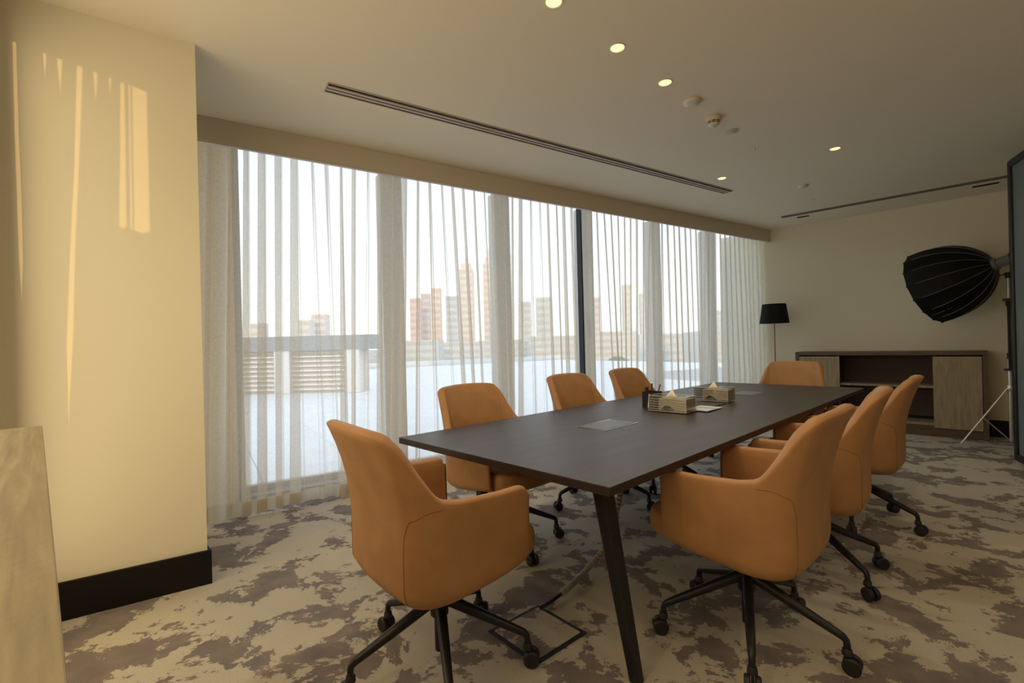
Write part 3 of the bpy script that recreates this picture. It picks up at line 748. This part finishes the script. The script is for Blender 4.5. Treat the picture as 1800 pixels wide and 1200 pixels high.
# ------------------------------------------------------------------ floor hatch and cable spine under the table
hc_ = [(.061,2.18),(.257,1.965),(.098,1.782),(-.115,1.97)]
cxh = sum(p_[0] for p_ in hc_)/4; cyh = sum(p_[1] for p_ in hc_)/4
fh = thing('floor_hatch', (cxh, cyh, 0), 139, 'square dark-framed carpeted floor hatch under the near table end', 'floor box')
a_, b_ = .145, .145
fr = MB(); 
fr.box(-a_,a_,-b_,-b_+.018,0,.004); fr.box(-a_,a_,b_-.018,b_,0,.004); fr.box(-a_,-a_+.018,-b_+.018,b_-.018,0,.004); fr.box(a_-.018,a_,-b_+.018,b_-.018,0,.004)
fr.build('frame', M['cable_dark'], fh)
lidm = MB().box(-a_+.019,a_-.019,-b_+.019,b_-.019,.0005,.006).build('lid', M['carpet'], fh)
cs = thing('cable_spine', (0,0,0), None, 'grey segmented cable spine dropping from the table to the floor hatch', 'cable')
pth = [(.095,2.14,.012),(.15,2.17,.022),(.26,2.30,.03),(.37,2.44,.05),(.445,2.50,.10),(.49,2.49,.20),(.525,2.46,.34),(.545,2.44,.48),(.553,2.43,.60),(.555,2.43,.70)]
sm_ = []
for i in range(len(pth)-1):
    for k in range(8): sm_.append(cat(pth[max(i-1,0)], pth[i], pth[i+1], pth[min(i+2,len(pth)-1)], k/8))
sm_.append(pth[-1])
MB().tube(sm_, .0075, 8).build('inner_cable', M['cable_dark'], cs, smooth=True)
# beads at even pitch
vv = [Vector(p_) for p_ in sm_]; acc = 0; nxt = .15; bead = None
for i in range(len(vv)-1):
    seg = (vv[i+1]-vv[i]).length
    while nxt <= acc+seg:
        p_ = vv[i].lerp(vv[i+1], (nxt-acc)/seg); d_ = (vv[i+1]-vv[i]).normalized()
        if bead is None:
            bead = MB().lathe([(.010,-.010),(.0145,-.008),(.0145,.008),(.010,.010)], 10).build('spine_link', M['spine'], cs, smooth=True); bo = bead
        else:
            bo = bead.copy(); C.objects.link(bo); bo.parent = cs
        bo.location = p_; bo.rotation_euler = d_.to_track_quat('Z','X').to_euler()
        nxt += .024
    acc += seg

# ------------------------------------------------------------------ far wall cabinet
CR = (5.203-.713*-.03, 5.244+.701*-.03); CLn = 1.87
cab_az = 314.5                                     # local +X from the right end to the left (window) end
cb = thing('sideboard', (CR[0], CR[1], 0), cab_az, 'dark walnut sideboard with two olive oak doors and open middle shelves', 'sideboard')
# local: x 0..1.87 leftwards, y: +y = toward room (left of direction az 314.5 is az 224.5), so the body sits at -y
D_ = .385; HT = .995
MB().box(0, CLn, -D_, 0, HT-.045, HT).build('top_panel', M['walnut'], cb, bevel=.002)
for x0, x1 in ((0,.04),(CLn-.04,CLn)): MB().box(x0, x1, -D_, 0, 0, HT-.045).build('side_panel', M['walnut'], cb)
MB().box(.04, CLn-.04, -D_, -D_+.015, .12, HT-.045).build('back_panel', M['inside'], cb)
MB().box(.04, CLn-.04, -D_+.015, -.01, .13, .155).build('bottom_panel', M['oak'], cb)
MB().box(.04, CLn-.04, -D_+.03, -.02, 0, .13).build('plinth', M['walnut'], cb)
MB().box(.44, 1.385, -D_+.015, -.03, .565, .59).build('shelf', M['oak'], cb)
for x in (.44, 1.385): MB().box(x-.01, x+.01, -D_+.015, -.03, .155, HT-.045).build('divider', M['inside'], cb)
MB().box(.045, .455, -.022, 0, .105, HT-.060).build('door', M['oak'], cb, bevel=.0015)
MB().box(1.365, CLn-.045, -.022, 0, .105, HT-.060).build('door', M['oak'], cb, bevel=.0015)
fd_ = MB().box(.46, 1.36, -.045, -.030, .06, .125).build('front_rail', M['oak'], cb)

# ------------------------------------------------------------------ floor lamp
fl = thing('floor_lamp', (3.715, 6.715, 0), None, 'floor lamp with black tapered shade and thin copper pole in the far corner', 'lamp')
MB().lathe([(.13,0),(.13,.012),(.02,.02)], 28).build('base', M['metal_black'], fl, smooth=True)
MB().lathe([(.0075,.02),(.0075,1.45)], 12).build('pole', M['copper'], fl, smooth=True)
sd = MB(); n = 40
for r0, r1, z0, z1 in ((.188,.150,1.405,1.675),):
    sd.lathe([(r0-.003,z0+.001),(r0,z0),(r1,z1),(r1-.003,z1-.001)], n)
# open shade: drop caps
sd.f = [f for f in sd.f if len(f) == 4]
for k in range(n): sd.f.append((k, (k+1)%n, 3*n+(k+1)%n, 3*n+k))
sd.build('shade', M['shade'], fl, smooth=True)
MB().lathe([(.03,1.44),(.03,1.50)], 14).build('bulb', M['white_plastic'], fl, smooth=True)

# ------------------------------------------------------------------ softbox on light stand
SP = (5.17, 4.94)
ls = thing('light_stand', (*SP, 0), None, 'steel tripod light stand beside the sideboard', 'light stand')
MB().lathe([(.017,.06),(.017,.95)], 14).build('lower_tube', M['steel'], ls, smooth=True)
MB().lathe([(.0125,.95),(.0125,1.50)], 14).build('middle_tube', M['steel'], ls, smooth=True)
MB().lathe([(.009,1.50),(.009,1.80)], 12).build('upper_tube', M['steel'], ls, smooth=True)
MB().lathe([(.022,.585),(.026,.60),(.026,.64),(.020,.65)], 14).build('collar', M['steel'], ls, smooth=True)
for z in (.95, 1.50): MB().lathe([(.022,z-.03),(.022,z+.03),(.016,z+.035)], 12).build('clamp', M['plastic_black'], ls, smooth=True)
for az in (297, 57, 177):
    d = dirv(az); L_ = .40
    lg = MB().tube([(d[0]*.02,d[1]*.02,.615),(d[0]*L_,d[1]*L_,.01)], .0085, 8).build('leg', M['steel'], ls, smooth=True)
    m_ = .52
    MB().tube([(d[0]*(.02+.38*m_),d[1]*(.02+.38*m_),.615-.605*m_),(d[0]*.015,d[1]*.015,.075)], .006, 8).build('brace', M['steel'], lg, smooth=True)
case = thing('ballast_case', (SP[0]-.01, SP[1]-.01, .80), 44, 'black ballast case clamped to the light stand with flange plates', 'equipment case')
MB().box(-.10, -.022, -.11, .012, .02, .72).build('body', M['slot_black'], case, bevel=.004)
MB().box(-.105, -.02, -.11, .045, 0, .02).build('flange', M['plastic_black'], case)
MB().box(-.105, -.02, -.11, .045, .72, .745).build('flange', M['plastic_black'], case)
MB().box(-.103, -.100, -.05, -.02, .12, .60).build('side_plate', M['rib'], case)
# softbox dome
view = Vector((math.sin(R(45.7)), math.cos(R(45.7)), 0)); left = Vector((-view.y, view.x, 0))
al, dn = R(21), R(17)
ax = (left*math.cos(al) + view*math.sin(al))*math.cos(dn) + Vector((0,0,-1))*math.sin(dn); ax.normalize()
MT = Vector((5.045, 4.955, 1.905))
sb = thing('softbox', MT, None, 'big black ribbed dome softbox aimed left at the curtain wall', 'softbox')
sb.rotation_mode = 'QUATERNION'; sb.rotation_quaternion = ax.to_track_quat('Z', 'Y')
RB, LB, NR = .425, .60, 16
PRDEG = 298
def prof(h): return .055 + (RB-.055)*(1-(1-h)**2.3)**.62
d_ = MB(); hs = [0,.03,.07,.12,.19,.28,.40,.54,.70,.85,1.0]; SUBD = 3
for h in hs:
    for k in range(NR):
        for s_ in range(SUBD):
            a = 2*math.pi*(k + s_/SUBD)/NR
            cut = math.cos(math.pi/NR)/math.cos(2*math.pi*(s_/SUBD)/NR - math.pi/NR)*(1-.010*math.sin(math.pi*s_/SUBD))
            r_ = prof(h)*cut/ (math.cos(math.pi/NR)/math.cos(math.pi/NR)); d_.v.append((r_*math.cos(a), r_*math.sin(a), h*LB))
nn0 = NR*SUBD
for i in range(len(hs)-1):
    for k in range(nn0): d_.f.append((i*nn0+k, i*nn0+(k+1)%nn0, (i+1)*nn0+(k+1)%nn0, (i+1)*nn0+k))
dm = d_.build('dome', M['softbox'], sb, fix=True)
sm = dm.modifiers.new('cloth', 'SOLIDIFY'); sm.thickness = .004
for k in range(NR):
    a = 2*math.pi*k/NR
    pts = [((prof(h)+.0025)*math.cos(a), (prof(h)+.0025)*math.sin(a), h*LB) for h in hs if h < .99] + [((prof(.94)+.003)*math.cos(a), (prof(.94)+.003)*math.sin(a), .94*LB)][:0]
    MB().tube(pts, .0022, 6).build('rib', M['rib'], sb, smooth=True)
    MB().tube([((prof(1)-.004)*math.cos(a), (prof(1)-.004)*math.sin(a), LB-.004), ((prof(1)+.004)*math.cos(a), (prof(1)+.004)*math.sin(a), LB+.003)], .006, 6).build('rib_tip', M['softbox'], sb)
MB().lathe([(RB*.97, LB-.05),(RB*.97, LB-.046)], NR).build('front_diffuser', M['white_cloth'], sb)
MB().lathe([(.05,-.035),(.062,-.03),(.062,.012),(.055,.018)], 24).build('speed_ring', M['grey_body'], sb, smooth=True)
# faint maker's lettering along a lower panel: soft grey illegible print
PRA = R(PRDEG)
pr = MB(); rr = random.Random(4)
# faint grey unreadable print running along one lower panel
kk = 0
for (h0, h1, sc_) in ((.74,.95,1.0),(.62,.70,.7)):
    n_ = int((h1-h0)*60)
    for q in range(n_):
        h = h0 + (h1-h0)*q/n_
        for j in range(2):
            da_ = .10 + j*.018*sc_; a = PRA + da_
            rr_ = prof(h)*.988+.006
            hh_ = h + rr.uniform(-.002,.002); u_ = Vector((math.cos(a), math.sin(a), 0)); tz = Vector((-math.sin(a), math.cos(a), 0))
            c_ = u_*rr_ + Vector((0,0,hh_*LB)); l1 = .0028; l2 = .0045*sc_
            e2 = (u_*(prof(h+.01)-prof(h-.01)) + Vector((0,0,.02*LB))).normalized()
            pr.quad(c_-e2*l1-tz*l2, c_+e2*l1-tz*l2, c_+e2*l1+tz*l2*rr.uniform(.3,1), c_-e2*l1+tz*l2*rr.uniform(.3,1))
po = pr.build('print', M['rib'], sb, fix=False); po['kind'] = 'stuff'
# lamp head behind the ring
lh = thing('studio_lamp', MT, None, 'grey studio lamp head mounted behind the softbox', 'studio light')
lh.rotation_mode = 'QUATERNION'; lh.rotation_quaternion = ax.to_track_quat('Z', 'Y')
MB().lathe([(.050,-.22),(.058,-.215),(.060,-.13),(.052,-.12),(.052,-.04),(.048,-.036)], 24).build('body', M['grey_body'], lh, smooth=True)
MB().lathe([(.0605,-.20),(.0625,-.195),(.0625,-.15),(.0605,-.145)], 24).build('control_ring', M['plastic_black'], lh, smooth=True)
yk = thing('lamp_yoke', (SP[0], SP[1], 1.76), 44, 'black yoke bracket joining lamp head and stand', 'bracket')
MB().lathe([(.02,0),(.02,.05),(.014,.06)], 12).build('socket', M['plastic_black'], yk, smooth=True)
MB().box(-.012,.012,-.05,.03,.03,.055).build('arm', M['plastic_black'], yk, bevel=.003)
MB().tube([(0,.02,.04),(0,.09,.03)], .006, 8).build('knob', M['plastic_black'], yk, smooth=True)

# ------------------------------------------------------------------ frosted framed screen at the right edge
sc = thing('framed_screen', (4.555, 4.30, .04), 207, 'tall black-framed frosted screen at the right edge', 'screen')
SW, SHt = 1.15, 2.70
MB().box(0, .058, -.03, .03, 0, SHt).build('stile', M['metal_black'], sc, bevel=.012, segs=3)
MB().box(SW-.058, SW, -.03, .03, 0, SHt).build('stile', M['metal_black'], sc, bevel=.012, segs=3)
MB().box(.058, SW-.058, -.03, .03, 0, .06).build('bottom_rail', M['metal_black'], sc)
MB().box(.058, SW-.058, -.03, .03, SHt-.06, SHt).build('top_rail', M['metal_black'], sc)
MB().box(.055, SW-.055, -.012, .012, .058, SHt-.058).build('panel', M['frost'], sc)
for x in (.25, SW-.25): MB().box(x-.02, x+.02, -.028, .028, -.04, 0).build('foot', M['metal_black'], sc, bevel=.005)

# ------------------------------------------------------------------ near oak console at the left edge
NC = (-1.36, 1.37)
nc = thing('console_cabinet', (NC[0], NC[1], 0), 134.9, 'pale oak console top seen close up at the left edge', 'console')
# local +X runs toward the camera, -Y away to the left
MB().box(0, 1.62, -.345, 0, .965, 1.0).build('top', M['oak_top'], nc, bevel=.0015)
MB().box(0, .02, -.340, -.006, 0, .965).build('end_panel', M['oak_top'], nc)
MB().box(1.60, 1.62, -.340, -.006, 0, .965).build('end_panel', M['oak_top'], nc)
MB().box(.02, 1.60, -.340, -.325, .06, .965).build('back_panel', M['oak_top'], nc)
for k in range(3): MB().box(.022+k*.527, .022+(k+1)*.527-.004, -.026, -.006, .06, .960).build('door', M['oak_top'], nc)

# ------------------------------------------------------------------ terrace
struct(MB().prism([fac(-30,.60), fac(22,.60), fac(22,24), fac(-30,24)], -.30, -.035).build('terrace_bed', M['joint']), 'terrace outside the windows')
slabm = None; ps = .90
slab_o = None; SLP = [o for o in C.objects if o.name.startswith('terrace_bed')][0]
for i in range(-6, 14):
    for j in range(0, 9):
        if slabm is None:
            slab_o = MB().box(-.445,.445,-.445,.445,-.034,-.010).build('paving_slab', M['terrace'], SLP); slabm = slab_o.data; oo = slab_o
        else:
            oo = bpy.data.objects.new('paving_slab', slabm); C.objects.link(oo); oo.parent = SLP
        x_, y_ = fac(i*ps, 1.06 + j*ps); oo.location = (x_, y_, rnd.uniform(-.001,.001)); oo.rotation_euler = (0,0,rz(FA))
far = MB().prism([fac(-30,8.75), fac(22,8.75), fac(22,23.5), fac(-30,23.5)], -.034, -.010).build('far_paving', M['terrace'], SLP)
MB().box(0,52,0,.25,-.03,.30).xf(Matrix.Translation((*fac(-30,23.6),0)) @ Matrix.Rotation(rz(FA),4,'Z')).build('parapet', M['render'], SLP)
# louvred screen on the terrace, 13 m out
lv = thing('louvred_screen', (-9.6, 13.4, 0), 92, 'low louvred plant screen with grey beam and white posts on the terrace', 'screen')
LLn = 5.85
MB().box(0, LLn, -.25, .25, 1.17, 1.57).build('beam', M['beam'], lv)
MB().box(0, LLn-.3, .16, .20, 0, 1.17).build('back_board', M['louvre_back'], lv)
for x in (.9, 3.05, 5.0): MB().box(x, x+.42, -.22, .24, 0, 1.17).build('post', M['render'], lv)
sl0 = None
for (x0, x1) in ((0,.9),(1.32,3.05),(3.47,5.0)):
    base_ = None
    for k in range(8):
        z = .12 + k*.13
        if base_ is None: base_ = MB().box(x0+.02, x1-.02, -.10, .03, -.018, .018).xf(Matrix.Rotation(R(18),4,'X')).build('slat', M['louvre'], lv); oo = base_
        else: oo = base_.copy(); C.objects.link(oo); oo.parent = lv
        oo.location = (0, 0, z)

# ------------------------------------------------------------------ city
GZ = -14
struct(MB().box(-2500,2500,30,3500,GZ-1,GZ).build('ground', mat('pale_dusty_ground', (.48,.46,.40), .95, var=(.01,.2))), 'hazy flat city ground')
def tower(px0, px1, ytop, dist, colr, lab, steps=0, cat_='building'):
    a0, a1 = (px0-900)/FPX, (px1-900)/FPX; x0, x1 = a0*dist, a1*dist
    zt = 1.2 + (605-ytop + .025*(900-(px0+px1)/2))/FPX*dist
    t = thing('tower_building', ((x0+x1)/2, dist, GZ), None, lab, cat_, 'hazy towers beyond the terrace')
    colr = tuple(c*.55 + .90*.45 for c in colr)   # distance haze painted in: every facade colour mixed toward pale grey
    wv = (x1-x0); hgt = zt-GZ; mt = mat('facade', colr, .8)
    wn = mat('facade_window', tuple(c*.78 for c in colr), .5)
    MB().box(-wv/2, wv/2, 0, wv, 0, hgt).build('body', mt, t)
    nf = max(3, int(hgt/(dist*.014)))
    b = MB()
    for k in range(nf):
        z = hgt*(k+.35)/nf; b.box(-wv*.46, wv*.46, -.12*dist/300, 0, z, z+hgt/nf*.45)
    wb_ = b.build('window_band', wn, t); wb_['kind'] = 'stuff'
    if steps:
        MB().box(-wv*.35, wv*.35, wv*.1, wv*.8, hgt, hgt+.012*dist).build('crown', mt, t)
        MB().lathe([(wv*.12, hgt+.012*dist),(wv*.01, hgt+.040*dist)], 8, 0, wv*.4).build('spire', mt, t)
    return t
pk = (.80,.50,.42); pe = (.82,.58,.42); gr = (.42,.44,.48); bg_ = (.62,.58,.52)
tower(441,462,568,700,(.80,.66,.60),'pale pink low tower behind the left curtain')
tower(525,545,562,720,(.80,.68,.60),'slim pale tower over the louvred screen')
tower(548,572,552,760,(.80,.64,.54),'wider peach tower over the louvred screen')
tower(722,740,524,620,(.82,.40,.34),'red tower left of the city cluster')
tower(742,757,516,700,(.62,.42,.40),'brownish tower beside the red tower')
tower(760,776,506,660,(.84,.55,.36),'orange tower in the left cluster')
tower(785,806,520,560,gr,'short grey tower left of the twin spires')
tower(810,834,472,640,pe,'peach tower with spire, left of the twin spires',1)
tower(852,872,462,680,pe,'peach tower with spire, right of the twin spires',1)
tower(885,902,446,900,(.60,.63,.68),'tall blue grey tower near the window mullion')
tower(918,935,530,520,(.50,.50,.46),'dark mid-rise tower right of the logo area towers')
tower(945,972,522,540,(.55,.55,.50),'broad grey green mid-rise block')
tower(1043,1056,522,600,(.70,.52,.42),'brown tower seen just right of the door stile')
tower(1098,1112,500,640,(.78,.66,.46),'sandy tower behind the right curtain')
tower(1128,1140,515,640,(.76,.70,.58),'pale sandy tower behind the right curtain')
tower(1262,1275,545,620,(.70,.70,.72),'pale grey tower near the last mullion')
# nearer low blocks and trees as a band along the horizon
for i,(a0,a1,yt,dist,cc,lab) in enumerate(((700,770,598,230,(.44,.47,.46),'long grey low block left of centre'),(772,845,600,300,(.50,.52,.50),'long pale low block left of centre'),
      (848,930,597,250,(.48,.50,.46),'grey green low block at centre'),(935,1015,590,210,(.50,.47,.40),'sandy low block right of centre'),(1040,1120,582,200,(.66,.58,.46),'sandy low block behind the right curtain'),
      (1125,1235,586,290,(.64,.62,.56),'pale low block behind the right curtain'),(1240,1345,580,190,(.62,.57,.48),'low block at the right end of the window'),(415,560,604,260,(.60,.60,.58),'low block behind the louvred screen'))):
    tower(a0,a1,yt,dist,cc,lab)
lf_ = mat('dusty_foliage', (.13,.17,.10), .9, var=(3,.3))
for i, (px, lab) in enumerate(((735,'dusty tree below the red tower'),(800,'dusty tree below the short grey tower'),(865,'dusty tree below the right peach tower'),(950,'dusty tree below the broad grey green block'),(1085,'dusty tree just right of the door stile'),(1290,'dusty tree below the last window bay'))):
    dist = 82 + (i%2)*8; x_ = (px-900)/FPX*dist
    t = thing('tree', (x_, dist, GZ), None, lab, 'tree', 'trees below the terrace')
    MB().tube([(0,0,0),(0,0,9)], [.35,.2], 8).build('trunk', M['walnut'], t)
    b = MB(); hgt = rnd.uniform(11.5, 13.0); NA, NB = 14, 9
    for a in range(NB+1):
        th_ = math.pi*a/NB
        for k in range(NA):
            r_ = 2.4*(1+.28*math.sin(k*2.3+a*1.9+i)*math.sin(th_)) ; ph_ = 2*math.pi*k/NA
            b.v.append((r_*math.sin(th_)*math.cos(ph_), r_*math.sin(th_)*math.sin(ph_), hgt-3.0 + 2.8*math.cos(th_)))
    for a in range(NB):
        for k in range(NA): b.f.append((a*NA+k, a*NA+(k+1)%NA, (a+1)*NA+(k+1)%NA, (a+1)*NA+k))
    b.build('crown', lf_, t)
